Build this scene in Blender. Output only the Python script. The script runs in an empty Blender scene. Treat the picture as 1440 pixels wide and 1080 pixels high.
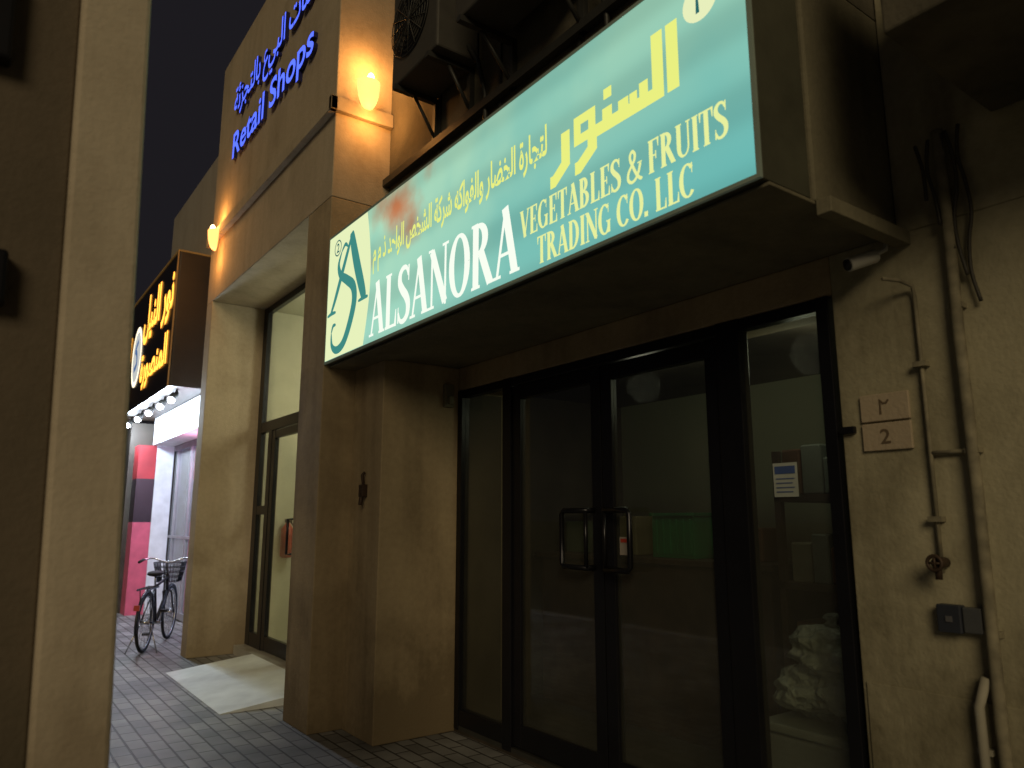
import bpy, math, random
from mathutils import Vector, Matrix, noise
random.seed(7)
scene = bpy.context.scene
COL = scene.collection

# ---------------------------------------------------------------- helpers
class MB:
    def __init__(s): s.v=[]; s.f=[]; s.sm=[]
    def add(s, vs, fs, smooth=False):
        o=len(s.v); s.v+= [tuple(p) for p in vs]
        for f in fs: s.f.append(tuple(i+o for i in f)); s.sm.append(smooth)
        return s
    def box(s,x0,x1,y0,y1,z0,z1,fn=None):
        v=[(x0,y0,z0),(x1,y0,z0),(x1,y1,z0),(x0,y1,z0),(x0,y0,z1),(x1,y0,z1),(x1,y1,z1),(x0,y1,z1)]
        if fn: v=[fn(p) for p in v]
        return s.add(v,[(0,3,2,1),(4,5,6,7),(0,1,5,4),(1,2,6,5),(2,3,7,6),(3,0,4,7)])
    def tube(s,path,r,n=10,closed=False,caps=True):
        P=[Vector(p) for p in path]; m=len(P); vs=[]; fs=[]
        rr = r if isinstance(r,(list,tuple)) else [r]*m
        up=None
        for i in range(m):
            if closed: d=(P[(i+1)%m]-P[i-1])
            else: d=(P[min(i+1,m-1)]-P[max(i-1,0)])
            d.normalize()
            if up is None:
                up = Vector((0,0,1)) if abs(d.z)<.9 else Vector((1,0,0))
            a=(up-d*up.dot(d))
            if a.length<1e-4: a=d.orthogonal()
            a.normalize(); up=a; b=d.cross(a)
            for k in range(n):
                t=2*math.pi*k/n
                vs.append(P[i]+(a*math.cos(t)+b*math.sin(t))*rr[i])
        for i in range(m if closed else m-1):
            j=(i+1)%m
            for k in range(n):
                l=(k+1)%n
                fs.append((i*n+k,i*n+l,j*n+l,j*n+k))
        if caps and not closed:
            fs.append(tuple(range(n-1,-1,-1))); fs.append(tuple((m-1)*n+k for k in range(n)))
        return s.add(vs,fs,True)
    def ring(s,c,axis,R,r,n=40,k=8):
        c=Vector(c); ax=Vector(axis).normalized(); a=ax.orthogonal().normalized(); b=ax.cross(a)
        return s.tube([c+(a*math.cos(2*math.pi*i/n)+b*math.sin(2*math.pi*i/n))*R for i in range(n)],r,k,closed=True)
    def ball(s,c,rx,ry,rz,n=16,m=10,disp=0,fr=3):
        vs=[];fs=[]
        for i in range(m+1):
            ph=math.pi*i/m
            for j in range(n):
                t=2*math.pi*j/n
                d=Vector((math.sin(ph)*math.cos(t),math.sin(ph)*math.sin(t),math.cos(ph)))
                q=1+disp*noise.noise(d*fr+Vector(c)*5)-disp*.35*abs(noise.noise(d*fr*1.8+Vector(c)*3))
                vs.append((c[0]+d.x*rx*q,c[1]+d.y*ry*q,c[2]+d.z*rz*q))
        for i in range(m):
            for j in range(n):
                fs.append((i*n+j,(i+1)*n+j,(i+1)*n+(j+1)%n,i*n+(j+1)%n))
        return s.add(vs,fs,True)
    def obj(s,name,mat,parent=None,bevel=0,local=False,label=None,loc=None):
        me=bpy.data.meshes.new(name)
        off=Vector((0,0,0))
        if parent is not None and not local: off=origin_of(parent)
        if parent is None and loc is not None: off=Vector(loc)
        me.from_pydata([tuple(Vector(p)-off) for p in s.v],[],s.f); me.update()
        for p,q in zip(me.polygons,s.sm): p.use_smooth=q
        if mat: me.materials.append(mat)
        ob=bpy.data.objects.new(name,me); COL.objects.link(ob)
        if parent is not None:
            ob.parent=parent
            ob["wo"]=list(off) if not local else [0,0,0]
        else:
            ob.location=off; ob["wo"]=list(off)
        if bevel:
            m=ob.modifiers.new("bevel",'BEVEL'); m.width=bevel; m.segments=2; m.limit_method='ANGLE'
        if label: ob["label"]=label
        return ob
def origin_of(o): return Vector(o["wo"])
def thing(name,label,cat,loc=(0,0,0),group=None,rotz=0):
    e=bpy.data.objects.new(name,None); COL.objects.link(e)
    e.empty_display_size=.1; e.location=loc; e.rotation_euler=(0,0,rotz)
    e["wo"]=list(loc); e["label"]=label; e["category"]=cat
    if group: e["group"]=group
    return e
def tag(o,label,cat,group=None):
    o["label"]=label;o["category"]=cat
    if group:o["group"]=group
    return o
def lamp(name,e,col,parent,wpos,size=.05,kind='POINT'):
    ld=bpy.data.lights.new(name,kind); ld.energy=e; ld.color=col
    if kind=='POINT': ld.shadow_soft_size=size
    else: ld.size=size
    lo=bpy.data.objects.new(name,ld); COL.objects.link(lo); lo.parent=parent; lo.location=Vector(wpos)-origin_of(parent)
    return lo

# ---------------------------------------------------------------- materials
def newmat(name):
    m=bpy.data.materials.new(name); m.use_nodes=True
    return m,m.node_tree.nodes,m.node_tree.links,m.node_tree.nodes["Principled BSDF"]
def M(name,col,rough=.6,metal=0,emit=None,es=0,var=.15,scale=6,bump=0,bscale=40,coat=0):
    m,N,L,B=newmat(name)
    B.inputs["Roughness"].default_value=rough; B.inputs["Metallic"].default_value=metal
    g=N.new("ShaderNodeNewGeometry")
    n=N.new("ShaderNodeTexNoise"); n.inputs["Scale"].default_value=scale; n.inputs["Detail"].default_value=6
    L.new(g.outputs["Position"],n.inputs["Vector"])
    r=N.new("ShaderNodeValToRGB"); r.color_ramp.elements[0].position=.3; r.color_ramp.elements[1].position=.7
    r.color_ramp.elements[0].color=(*[c*(1-var) for c in col],1); r.color_ramp.elements[1].color=(*[min(1,c*(1+var)) for c in col],1)
    L.new(n.outputs["Fac"],r.inputs["Fac"]); L.new(r.outputs["Color"],B.inputs["Base Color"])
    if emit:
        B.inputs["Emission Color"].default_value=(*emit,1); B.inputs["Emission Strength"].default_value=es
    if bump:
        n2=N.new("ShaderNodeTexNoise"); n2.inputs["Scale"].default_value=bscale; n2.inputs["Detail"].default_value=8
        L.new(g.outputs["Position"],n2.inputs["Vector"])
        b=N.new("ShaderNodeBump"); b.inputs["Strength"].default_value=bump; b.inputs["Distance"].default_value=.01
        L.new(n2.outputs["Fac"],b.inputs["Height"]); L.new(b.outputs["Normal"],B.inputs["Normal"])
    return m
def plaster(name,col,stain,amt=.6,basegrime=True,joints=None):
    m,N,L,B=newmat(name); B.inputs["Roughness"].default_value=.85
    g=N.new("ShaderNodeNewGeometry")
    def nz(sc,vec=None,d=6,dist=0):
        n=N.new("ShaderNodeTexNoise"); n.inputs["Scale"].default_value=sc; n.inputs["Detail"].default_value=d
        n.inputs["Distortion"].default_value=dist
        L.new(vec or g.outputs["Position"],n.inputs["Vector"]); return n.outputs["Fac"]
    mp=N.new("ShaderNodeMapping"); mp.inputs["Scale"].default_value=(5,5,.45); L.new(g.outputs["Position"],mp.inputs["Vector"])
    streak=nz(1.3,mp.outputs["Vector"]); blot=nz(1.6,None,8,.6); fine=nz(24)
    def ramp(src,a,b,ca=0,cb=1):
        r=N.new("ShaderNodeMapRange"); r.inputs["From Min"].default_value=a;r.inputs["From Max"].default_value=b
        r.inputs["To Min"].default_value=ca;r.inputs["To Max"].default_value=cb; L.new(src,r.inputs["Value"]); return r.outputs["Result"]
    def mul(a,b,op='MULTIPLY'):
        n=N.new("ShaderNodeMath"); n.operation=op; 
        for i,x in enumerate((a,b)):
            if isinstance(x,(int,float)): n.inputs[i].default_value=x
            else: L.new(x,n.inputs[i])
        return n.outputs[0]
    f=mul(ramp(streak,.45,.7,0,amt*.7),ramp(blot,.42,.68,0,amt),'ADD')
    f=mul(f,ramp(fine,.35,.7,0,.18),'ADD')
    if basegrime:
        sx=N.new("ShaderNodeSeparateXYZ"); L.new(g.outputs["Position"],sx.inputs[0])
        zz=mul(sx.outputs["Z"],mul(blot,.9),'SUBTRACT')
        f=mul(f,ramp(zz,.75,-.40,0,.85),'ADD')
    fc=N.new("ShaderNodeClamp"); L.new(f,fc.inputs["Value"])
    mx=N.new("ShaderNodeMix"); mx.data_type='RGBA'
    mx.inputs["A"].default_value=(*col,1); mx.inputs["B"].default_value=(*stain,1)
    L.new(fc.outputs[0],mx.inputs["Factor"]); L.new(mx.outputs["Result"],B.inputs["Base Color"])
    b=N.new("ShaderNodeBump"); b.inputs["Strength"].default_value=.3; b.inputs["Distance"].default_value=.01
    hh=mul(nz(60),mul(blot,1.5),'ADD')
    L.new(hh,b.inputs["Height"]); L.new(b.outputs["Normal"],B.inputs["Normal"])
    return m
def emis(name,col,s):
    m,N,L,B=newmat(name); N.remove(B)
    e=N.new("ShaderNodeEmission"); e.inputs[0].default_value=(*col,1); e.inputs[1].default_value=s
    L.new(e.outputs[0],N["Material Output"].inputs[0]); return m
def glassmat(name,tint=(.8,.85,.8),dirt=.05,refl=.7):
    m,N,L,B=newmat(name); N.remove(B)
    t=N.new("ShaderNodeBsdfTransparent"); t.inputs[0].default_value=(*tint,1)
    gl=N.new("ShaderNodeBsdfGlossy"); gl.inputs["Roughness"].default_value=.03
    lw=N.new("ShaderNodeLayerWeight"); lw.inputs[0].default_value=.5
    pw=N.new("ShaderNodeMath"); pw.operation='POWER'; L.new(lw.outputs["Facing"],pw.inputs[0]); pw.inputs[1].default_value=4.5
    mu=N.new("ShaderNodeMath"); mu.operation='MULTIPLY_ADD'; L.new(pw.outputs[0],mu.inputs[0]); mu.inputs[1].default_value=refl; mu.inputs[2].default_value=.06
    mx=N.new("ShaderNodeMixShader"); L.new(mu.outputs[0],mx.inputs[0]); L.new(t.outputs[0],mx.inputs[1]); L.new(gl.outputs[0],mx.inputs[2])
    d=N.new("ShaderNodeBsdfDiffuse"); d.inputs[0].default_value=(.5,.48,.4,1)
    g=N.new("ShaderNodeNewGeometry"); n=N.new("ShaderNodeTexNoise"); n.inputs["Scale"].default_value=2.2; n.inputs["Detail"].default_value=7
    L.new(g.outputs["Position"],n.inputs["Vector"])
    r=N.new("ShaderNodeMapRange"); r.inputs["From Min"].default_value=.2; r.inputs["From Max"].default_value=.8; r.inputs["To Min"].default_value=dirt*.5; r.inputs["To Max"].default_value=dirt*1.4
    L.new(n.outputs["Fac"],r.inputs["Value"])
    m2=N.new("ShaderNodeMixShader"); L.new(r.outputs[0],m2.inputs[0]); L.new(mx.outputs[0],m2.inputs[1]); L.new(d.outputs[0],m2.inputs[2])
    L.new(m2.outputs[0],N["Material Output"].inputs[0]); return m

PL=plaster("plaster_beige",(.46,.36,.22),(.20,.15,.085),.45)
PLR=plaster("plaster_stained",(.47,.43,.29),(.17,.15,.09),.55)
PLT=plaster("plaster_tower",(.52,.43,.30),(.28,.22,.14),.35)
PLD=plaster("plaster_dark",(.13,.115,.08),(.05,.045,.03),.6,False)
CAN=plaster("canopy_plaster",(.22,.20,.13),(.10,.09,.06),.5,False)
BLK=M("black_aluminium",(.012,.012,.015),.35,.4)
DARKM=M("dark_metal",(.05,.05,.045),.5,.3,bump=.1)
PIPE=M("painted_pipe",(.24,.215,.145),.8,var=.35,scale=15)
WHITE=M("white_plastic",(.6,.6,.55),.5)
GL=glassmat("shop_glass",(.80,.83,.78),.035,.85)
GL2=glassmat("clear_glass",(.93,.95,.93),.015)

# ---------------------------------------------------------------- lettering
def ribbon(mb,pts,w,place,z=0):
    n=len(pts); P=[Vector((p[0],p[1])) for p in pts]; ws=w if isinstance(w,(list,tuple)) else [w]*n
    vs=[]
    for i in range(n):
        if i==0: d=(P[1]-P[0]).normalized(); nn=Vector((-d.y,d.x)); k=1
        elif i==n-1: d=(P[-1]-P[-2]).normalized(); nn=Vector((-d.y,d.x)); k=1
        else:
            a=(P[i]-P[i-1]).normalized(); b=(P[i+1]-P[i]).normalized()
            na=Vector((-a.y,a.x)); nb=Vector((-b.y,b.x)); nn=(na+nb)
            if nn.length<.2: nn=na; k=1
            else: nn.normalize(); k=min(2.0,1/max(.3,nn.dot(na)))
        vs+= [P[i]+nn*ws[i]*k/2, P[i]-nn*ws[i]*k/2]
    mb.add([place(v.x,v.y) for v in vs],[(2*i,2*i+1,2*i+3,2*i+2) for i in range(n-1)])
def smooth(pts,n=6):
    out=[];P=[Vector(p) for p in pts];m=len(P)
    for i in range(m-1):
        p0=P[max(i-1,0)];p1=P[i];p2=P[i+1];p3=P[min(i+2,m-1)]
        for k in range(n):
            t=k/n
            out.append(.5*((2*p1)+(-p0+p2)*t+(2*p0-5*p1+4*p2-p3)*t*t+(-p0+3*p1-3*p2+p3)*t**3))
    out.append(P[-1]); return [tuple(q) for q in out]
def arc(cx,cy,rx,ry,a0,a1,n=18):
    return [(cx+rx*math.cos(math.radians(a0+(a1-a0)*i/n)),cy+ry*math.sin(math.radians(a0+(a1-a0)*i/n))) for i in range(n+1)]
T,t_=.17,.065
def sf(x,y,l=.3): return ([(x-l/2,y),(x+l/2,y)],.05)
def vw(a0,a1,n=18,T=T):
    return [t_+(T-t_)*abs(math.cos(math.radians(a0+(a1-a0)*i/n)))**1.3 for i in range(n+1)]
Spts=smooth([(.55,.80),(.45,.94),(.28,.965),(.13,.88),(.12,.72),(.27,.57),(.44,.45),(.55,.3),(.52,.12),(.35,.03),(.17,.05),(.06,.2)],5)
def sw(n): return [t_+(T+.01-t_)*max(0,math.sin(math.pi*i/(n-1)))**1.5 for i in range(n)]
G={
'A':(.84,[([(.12,.02),(.41,.98)],t_),([(.39,1.0),(.70,.02)],T),([(.2,.32),(.6,.32)],.055),sf(.12,.025,.26),sf(.70,.025,.32)]),
'L':(.68,[([(.2,.02),(.2,.98)],T),([(.05,.03),(.6,.03)],.06),([(.59,.0),(.62,.3)],[.09,.03]),sf(.2,.975,.32)]),
'S':(.66,[(Spts,sw(len(Spts))),([(.56,.98),(.56,.7)],[.05,.03]),([(.06,.02),(.06,.3)],[.05,.03])]),
'N':(.90,[([(.16,.02),(.16,.98)],t_),([(.15,.96),(.73,.04)],T),([(.74,.0),(.74,.98)],t_),sf(.14,.025,.26),sf(.10,.975,.2),sf(.74,.975,.26)]),
'O':(.84,[(arc(.41,.5,.31,.47,0,360,32),vw(0,360,32))]),
'R':(.84,[([(.2,.02),(.2,.98)],T),(arc(.27,.74,.27,.215,90,-90),vw(90,-90)),([(.2,.96),(.3,.96)],.05),([(.2,.52),(.3,.52)],.05),([(.4,.52),(.72,.02)],T),sf(.2,.025,.32),sf(.16,.975,.24),sf(.74,.025,.2)]),
'V':(.80,[([(.12,.98),(.42,.0)],T),([(.40,.0),(.69,.98)],t_),sf(.12,.975,.3),sf(.69,.975,.24)]),
'E':(.72,[([(.2,.02),(.2,.98)],T),([(.05,.97),(.6,.97)],.06),([(.05,.03),(.62,.03)],.06),([(.2,.5),(.46,.5)],.06),([(.59,1),(.6,.74)],[.09,.03]),([(.61,0),(.63,.28)],[.09,.03]),([(.47,.62),(.47,.38)],.045)]),
'G':(.86,[(arc(.42,.5,.32,.47,48,325,26),vw(48,325,26)),([(.68,.04),(.68,.42)],.13),sf(.66,.42,.28),([(.66,.98),(.66,.68)],[.04,.03])]),
'C':(.80,[(arc(.42,.5,.32,.47,45,318,26),vw(45,318,26)),([(.66,.98),(.66,.68)],[.05,.03])]),
'T':(.74,[([(.36,.02),(.36,.96)],T),([(.05,.97),(.67,.97)],.06),([(.06,1),(.05,.72)],[.09,.03]),([(.66,1),(.67,.72)],[.09,.03]),sf(.36,.025,.32)]),
'B':(.78,[([(.2,.02),(.2,.98)],T),(arc(.27,.75,.25,.21,90,-90),vw(90,-90)),(arc(.3,.275,.3,.245,90,-90),vw(90,-90)),([(.05,.97),(.3,.97)],.055),([(.2,.525),(.32,.525)],.05),([(.05,.03),(.32,.03)],.055)]),
'F':(.70,[([(.2,.02),(.2,.98)],T),([(.05,.97),(.6,.97)],.06),([(.2,.5),(.46,.5)],.06),([(.6,1),(.61,.72)],[.09,.03]),([(.47,.62),(.47,.38)],.045),sf(.2,.025,.32)]),
'U':(.86,[([(.2,.98),(.2,.35)]+arc(.44,.3,.24,.27,180,270,6),[T]*3+[.15,.14,.12,.1,.09,.08]),(arc(.44,.3,.26,.27,270,360,6)+[(.7,.98)],t_),sf(.2,.975,.32),sf(.7,.975,.24)]),
'I':(.40,[([(.2,.02),(.2,.98)],T),sf(.2,.975,.32),sf(.2,.025,.32)]),
'D':(.84,[([(.2,.02),(.2,.98)],T),(arc(.3,.5,.38,.47,90,-90),vw(90,-90)),([(.05,.97),(.32,.97)],.055),([(.05,.03),(.32,.03)],.055)]),
'.':(.30,[([(.13,.0),(.13,.16)],.16)]),
' ':(.34,[]),
'&':(.95,[(smooth([(.86,.5),(.74,.25),(.55,.07),(.32,.02),(.12,.12),(.12,.32),(.3,.5),(.5,.66),(.54,.84),(.4,.96),(.27,.88),(.26,.72),(.4,.5),(.62,.2),(.84,.03),(.93,.06)],4),.11),sf(.82,.53,.26)]),
}
def serif_text(mb,s,W,H,place,bold=1.0):
    tot=sum(G[c][0] for c in s); k=W/tot; x=0
    for c in s:
        w,st=G[c]
        for pts,ww in st:
            if isinstance(ww,(int,float)): ww=[ww]*len(pts)
            P=[((x+p[0])*k,p[1]*H) for p in pts]
            kk=(k+H)/2
            ribbon(mb,P,[q*kk*bold for q in ww],place)
        x+=w
FORMS={'ا':(0xFE8D,2),'ب':(0xFE8F,4),'ة':(0xFE93,2),'ت':(0xFE95,4),'ج':(0xFE9D,4),'ح':(0xFEA1,4),'خ':(0xFEA5,4),'د':(0xFEA9,2),'ذ':(0xFEAB,2),'ر':(0xFEAD,2),
'ز':(0xFEAF,2),'س':(0xFEB1,4),'ش':(0xFEB5,4),'ص':(0xFEB9,4),'ض':(0xFEBD,4),'ف':(0xFED1,4),'ق':(0xFED5,4),'ك':(0xFED9,4),'ل':(0xFEDD,4),'م':(0xFEE1,4),'ن':(0xFEE5,4),'ه':(0xFEE9,4),'و':(0xFEED,2),'ي':(0xFEF1,4),'ئ':(0xFE89,4)}
def shape(s):
    out=[]
    for i,c in enumerate(s):
        if c not in FORMS: out.append(c); continue
        b,n=FORMS[c]
        pj = i>0 and s[i-1] in FORMS and FORMS[s[i-1]][1]==4
        nj = n==4 and i<len(s)-1 and s[i+1] in FORMS
        o = (3 if nj else 1) if pj else (2 if nj else 0)
        out.append(chr(b+o))
    return ''.join(reversed(out))
def text2d(body,offset=0.0,extrude=0):
    cu=bpy.data.curves.new("txt",'FONT'); cu.body=body; cu.size=1; cu.offset=offset; cu.extrude=extrude; cu.resolution_u=4
    ob=bpy.data.objects.new("txt",cu); COL.objects.link(ob); bpy.context.view_layer.update()
    dg=bpy.context.evaluated_depsgraph_get(); me=bpy.data.meshes.new_from_object(ob.evaluated_get(dg))
    V=[v.co.copy() for v in me.vertices]; F=[tuple(p.vertices) for p in me.polygons]
    bpy.data.objects.remove(ob); bpy.data.curves.remove(cu); bpy.data.meshes.remove(me)
    return V,F
def font_text(mb,body,W,H,place,offset=.0,depth=0):
    V,F=text2d(body,offset,1 if depth else 0)
    if not V: return
    x0=min(v.x for v in V);x1=max(v.x for v in V);y0=min(v.y for v in V);y1=max(v.y for v in V)
    vs=[]
    for v in V:
        p=Vector(place((v.x-x0)/(x1-x0)*W,(v.y-y0)/(y1-y0)*H))
        if depth: p.x+= -depth*v.z
        vs.append(p)
    mb.add(vs,F)
def plX(x,y0,z0): return lambda a,b:(x,y0-a,z0+b)

# ---------------------------------------------------------------- ground
g=MB().box(-300,300,-300,400,-.6,-.13).obj("ground",M("asphalt",(.04,.04,.042),.9,bump=.4),None); g["kind"]="structure"
m,N,L,B=newmat("paving_bricks")
geo=N.new("ShaderNodeNewGeometry"); mp=N.new("ShaderNodeMapping"); mp.inputs["Rotation"].default_value=(0,0,math.radians(90))
L.new(geo.outputs["Position"],mp.inputs["Vector"])
br=N.new("ShaderNodeTexBrick"); br.inputs["Scale"].default_value=1; br.inputs["Brick Width"].default_value=.22; br.inputs["Row Height"].default_value=.115
br.inputs["Mortar Size"].default_value=.008; br.inputs["Mortar Smooth"].default_value=.4
br.inputs["Color1"].default_value=(.36,.36,.355,1); br.inputs["Color2"].default_value=(.22,.22,.215,1); br.inputs["Mortar"].default_value=(.07,.065,.06,1)
L.new(mp.outputs[0],br.inputs["Vector"])
nz=N.new("ShaderNodeTexNoise"); nz.inputs["Scale"].default_value=1.7; nz.inputs["Detail"].default_value=7; L.new(geo.outputs["Position"],nz.inputs["Vector"])
mr=N.new("ShaderNodeMapRange"); mr.inputs["From Min"].default_value=.3; mr.inputs["From Max"].default_value=.7; mr.inputs["To Min"].default_value=.4; mr.inputs["To Max"].default_value=1.1
L.new(nz.outputs["Fac"],mr.inputs["Value"])
vm=N.new("ShaderNodeVectorMath"); vm.operation='SCALE'; L.new(br.outputs["Color"],vm.inputs[0]); L.new(mr.outputs[0],vm.inputs["Scale"])
L.new(vm.outputs[0],B.inputs["Base Color"]); B.inputs["Roughness"].default_value=.6
bp=N.new("ShaderNodeBump"); bp.invert=True; bp.inputs["Strength"].default_value=.8; bp.inputs["Distance"].default_value=.008
L.new(br.outputs["Fac"],bp.inputs["Height"]); L.new(bp.outputs[0],B.inputs["Normal"])
PAV=m
g=MB().box(-1.6,9,-8,60,-.13,0).obj("pavement",PAV,None); g["kind"]="structure"
g=MB().box(-1.78,-1.605,-8,60,-.13,.02).obj("kerb",M("kerb_concrete",(.3,.29,.27),.9),None); g["kind"]="structure"

# ---------------------------------------------------------------- shop building
shop=thing("shop_building","beige plaster shop building with recessed dark glass doors","building",(3,3.2,0))
w=MB()
w.box(2.1,3.6,5.352,5.85,0,4.05)
w.box(2.36,3.6,4.84,5.35,0,2.66)
w.box(3.0,3.4,1.72,4.84,2.48,2.66)
w.obj("wall",PL,shop,.008)
w=MB(); w.box(3.0,3.4,-5,1.72,0,2.66); w.box(3.0,3.4,-5,1.415,2.66,7)
w.obj("wall",PLR,shop,.006,label="stained pale plaster wall with pipes")
w=MB(); w.box(2.992,3.0,-5,1.70,0,.86)
w.obj("wall_skirting",PLR,shop,.003)
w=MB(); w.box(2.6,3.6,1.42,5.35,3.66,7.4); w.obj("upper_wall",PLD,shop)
w=MB(); 
for yy in (2.1,2.9,3.7,4.5): w.box(2.585,2.6,yy-.012,yy+.012,3.7,7.3)
w.box(2.54,2.6,1.42,5.35,4.25,4.31)
w.obj("wall_trim",DARKM,shop)
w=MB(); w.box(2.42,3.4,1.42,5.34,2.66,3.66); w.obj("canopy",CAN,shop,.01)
w=MB(); w.box(2.42,3.0,1.36,1.42,2.60,2.66); w.box(2.14,2.42,1.42,5.34,2.645,2.66)
w.obj("canopy_trim",CAN,shop,.004)
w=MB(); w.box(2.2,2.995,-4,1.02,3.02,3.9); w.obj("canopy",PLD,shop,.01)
# interior
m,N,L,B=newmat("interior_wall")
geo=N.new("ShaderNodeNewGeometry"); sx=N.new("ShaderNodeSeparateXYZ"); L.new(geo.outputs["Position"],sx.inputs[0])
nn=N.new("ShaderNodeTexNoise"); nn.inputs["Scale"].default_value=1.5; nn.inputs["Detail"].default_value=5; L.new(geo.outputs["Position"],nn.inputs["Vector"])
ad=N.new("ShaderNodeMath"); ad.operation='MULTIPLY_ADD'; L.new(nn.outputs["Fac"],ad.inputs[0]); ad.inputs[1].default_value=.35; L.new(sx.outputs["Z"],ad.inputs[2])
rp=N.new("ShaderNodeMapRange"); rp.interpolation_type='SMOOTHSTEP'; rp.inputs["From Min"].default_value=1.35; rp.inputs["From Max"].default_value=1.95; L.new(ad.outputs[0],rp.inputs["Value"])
mx=N.new("ShaderNodeMix"); mx.data_type='RGBA'; mx.inputs["A"].default_value=(.10,.06,.04,1); mx.inputs["B"].default_value=(.34,.35,.25,1)  # brown lower wall colour stands in for the dim reflection in the glass
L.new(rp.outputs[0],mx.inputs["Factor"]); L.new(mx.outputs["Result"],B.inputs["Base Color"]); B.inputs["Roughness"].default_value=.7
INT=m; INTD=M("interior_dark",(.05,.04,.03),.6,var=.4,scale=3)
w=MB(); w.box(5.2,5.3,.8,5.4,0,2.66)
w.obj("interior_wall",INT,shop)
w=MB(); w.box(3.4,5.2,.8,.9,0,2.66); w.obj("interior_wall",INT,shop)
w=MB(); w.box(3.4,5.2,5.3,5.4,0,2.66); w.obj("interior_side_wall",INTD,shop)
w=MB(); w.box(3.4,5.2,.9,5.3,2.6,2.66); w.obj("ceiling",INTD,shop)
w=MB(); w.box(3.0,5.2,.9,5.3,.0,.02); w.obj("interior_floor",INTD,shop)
w=MB(); w.box(3.0,3.06,1.74,4.83,0.02,.05); w.obj("threshold",DARKM,shop)
w=MB(); w.box(3.08,3.4,4.825,4.838,.02,2.47); w.obj("inner_reveal",INTD,shop)
fr=MB(); d0,d1=3.0,3.07
for a,b in ((4.78,4.84),(4.14,4.24),(2.22,2.36),(1.74,1.80)): fr.box(d0-.005,d1,a,b,.02,2.48)
fr.box(d0,d1-.005,1.80,2.22,2.42,2.478);fr.box(d0,d1-.005,2.36,4.14,2.42,2.478);fr.box(d0,d1-.005,4.24,4.78,2.42,2.478)
fr.box(d0,d1-.005,1.80,2.22,.05,.16);fr.box(d0,d1-.005,4.24,4.78,.05,.16)
fr.obj("door_frame",BLK,shop,.004)
for a,b in ((1.80,2.22),(4.24,4.78)):
    MB().box(3.03,3.036,a,b,.16,2.42).obj("window",GL,shop)
def leaf(a,b,hy0,hy1):
    d=MB()
    d.box(3.01,3.06,a,a+.085,.06,2.415); d.box(3.01,3.06,b-.085,b,.06,2.415)
    d.box(3.012,3.058,a+.085,b-.085,.06,.20); d.box(3.012,3.058,a+.085,b-.085,2.32,2.413)
    o=d.obj("door",BLK,shop,.004)
    MB().box(3.03,3.036,a+.085,b-.085,.20,2.32).obj("glass",GL,o)
    h=MB(); X=2.945
    pts=[(3.01,hy0,1.55),(X,hy0,1.55),(X,hy1-.02*(1 if hy1>hy0 else -1),1.55),(X,hy1,1.53),(X,hy1,1.24),(X,hy1-.02*(1 if hy1>hy0 else -1),1.22),(X,hy0,1.22),(3.01,hy0,1.22)]
    h.tube(pts,.016); h.tube([(X,hy0,1.22),(X,hy0,1.55)],.012)
    h.obj("handle",M("handle_metal",(.03,.03,.035),.3,.8),o)
leaf(3.245,4.135,3.32,3.54); leaf(2.365,3.235,3.16,2.96)

# ---------------------------------------------------------------- tower building
tow=thing("entrance_building","tall beige building with recessed glass entrance and lit lettering","building",(3,7.3,0))
w=MB(); w.box(2.1,3.6,8.95,9.2,0,4.05); w.box(2.1,4.2,5.352,9.2,4.052,7.2); w.obj("wall",PLT,tow,.008)
w=MB(); w.box(2.04,2.1,5.30,9.22,4.78,4.90); w.box(2.04,2.6,5.30,5.352,4.78,4.90); w.obj("ledge",PLT,tow,.006)
VEST=M("lobby_wall",(.62,.60,.44),.7,var=.06)
w=MB(); w.box(5.0,5.1,5.8,9.0,.1,4.05); w.box(2.82,5.0,8.94,8.949,.1,4.04); w.box(2.82,5,5.851,5.87,.1,4.05); w.obj("interior_wall",VEST,tow)
w=MB(); w.box(2.6,5.0,5.86,8.94,.0,.1); w.obj("entrance_floor",M("entrance_tile",(.35,.34,.3),.4),tow,.003)
X0,X1=2.72,2.78
f=MB()
f.box(X0,X1,8.80,8.945,.1,4.045); f.box(X0,X1,8.40,8.52,.1,2.5); f.box(X0,X1,5.86,5.95,.1,4.045)
f.box(X0+.002,X1,5.95,8.80,2.5,2.62); f.box(X0+.002,X1,5.95,8.80,3.97,4.043); f.box(X0+.002,X1,8.52,8.80,.1,.25); f.box(X0+.002,X1,8.52,8.80,1.55,1.65)
f.obj("door_frame",BLK,tow,.004)
MB().box(2.745,2.75,5.95,8.80,2.62,3.97).obj("window",GL2,tow)
MB().box(2.745,2.75,8.52,8.80,.25,2.5).obj("window",GL2,tow)
for a,b,hh in ((7.4,8.39,7.55),(6.38,7.39,7.25)):
    d=MB(); d.box(2.725,2.775,a,a+.1,.11,2.49); d.box(2.725,2.775,b-.1,b,.11,2.49); d.box(2.728,2.772,a+.1,b-.1,.11,.26); d.box(2.728,2.772,a+.1,b-.1,2.4,2.488)
    o=d.obj("door",BLK,tow,.003)
    MB().box(2.745,2.75,a+.1,b-.1,.26,2.4).obj("glass",GL2,o)
    h=MB(); h.tube([(2.725,hh,1.15),(2.66,hh,1.15),(2.66,hh,1.5),(2.725,hh,1.5)],.014); h.obj("handle",BLK,o)
lmp=MB(); lmp.box(3.6,4.6,6.6,6.9,3.96,4.04); o=lmp.obj("ceiling_light",emis("lobby_lamp",(1,.97,.72),1.5),tow)
lamp("lobby_light",52,(1,.97,.78),tow,(3.9,7.2,3.3),.3)
w=MB(); w.box(2.79,5,5.87,8.94,4.042,4.05); w.obj("ceiling",VEST,tow)
fe=thing("fire_extinguisher","small red fire extinguisher hanging on lobby wall","fire extinguisher",(3.12,8.86,1.1))
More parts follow.
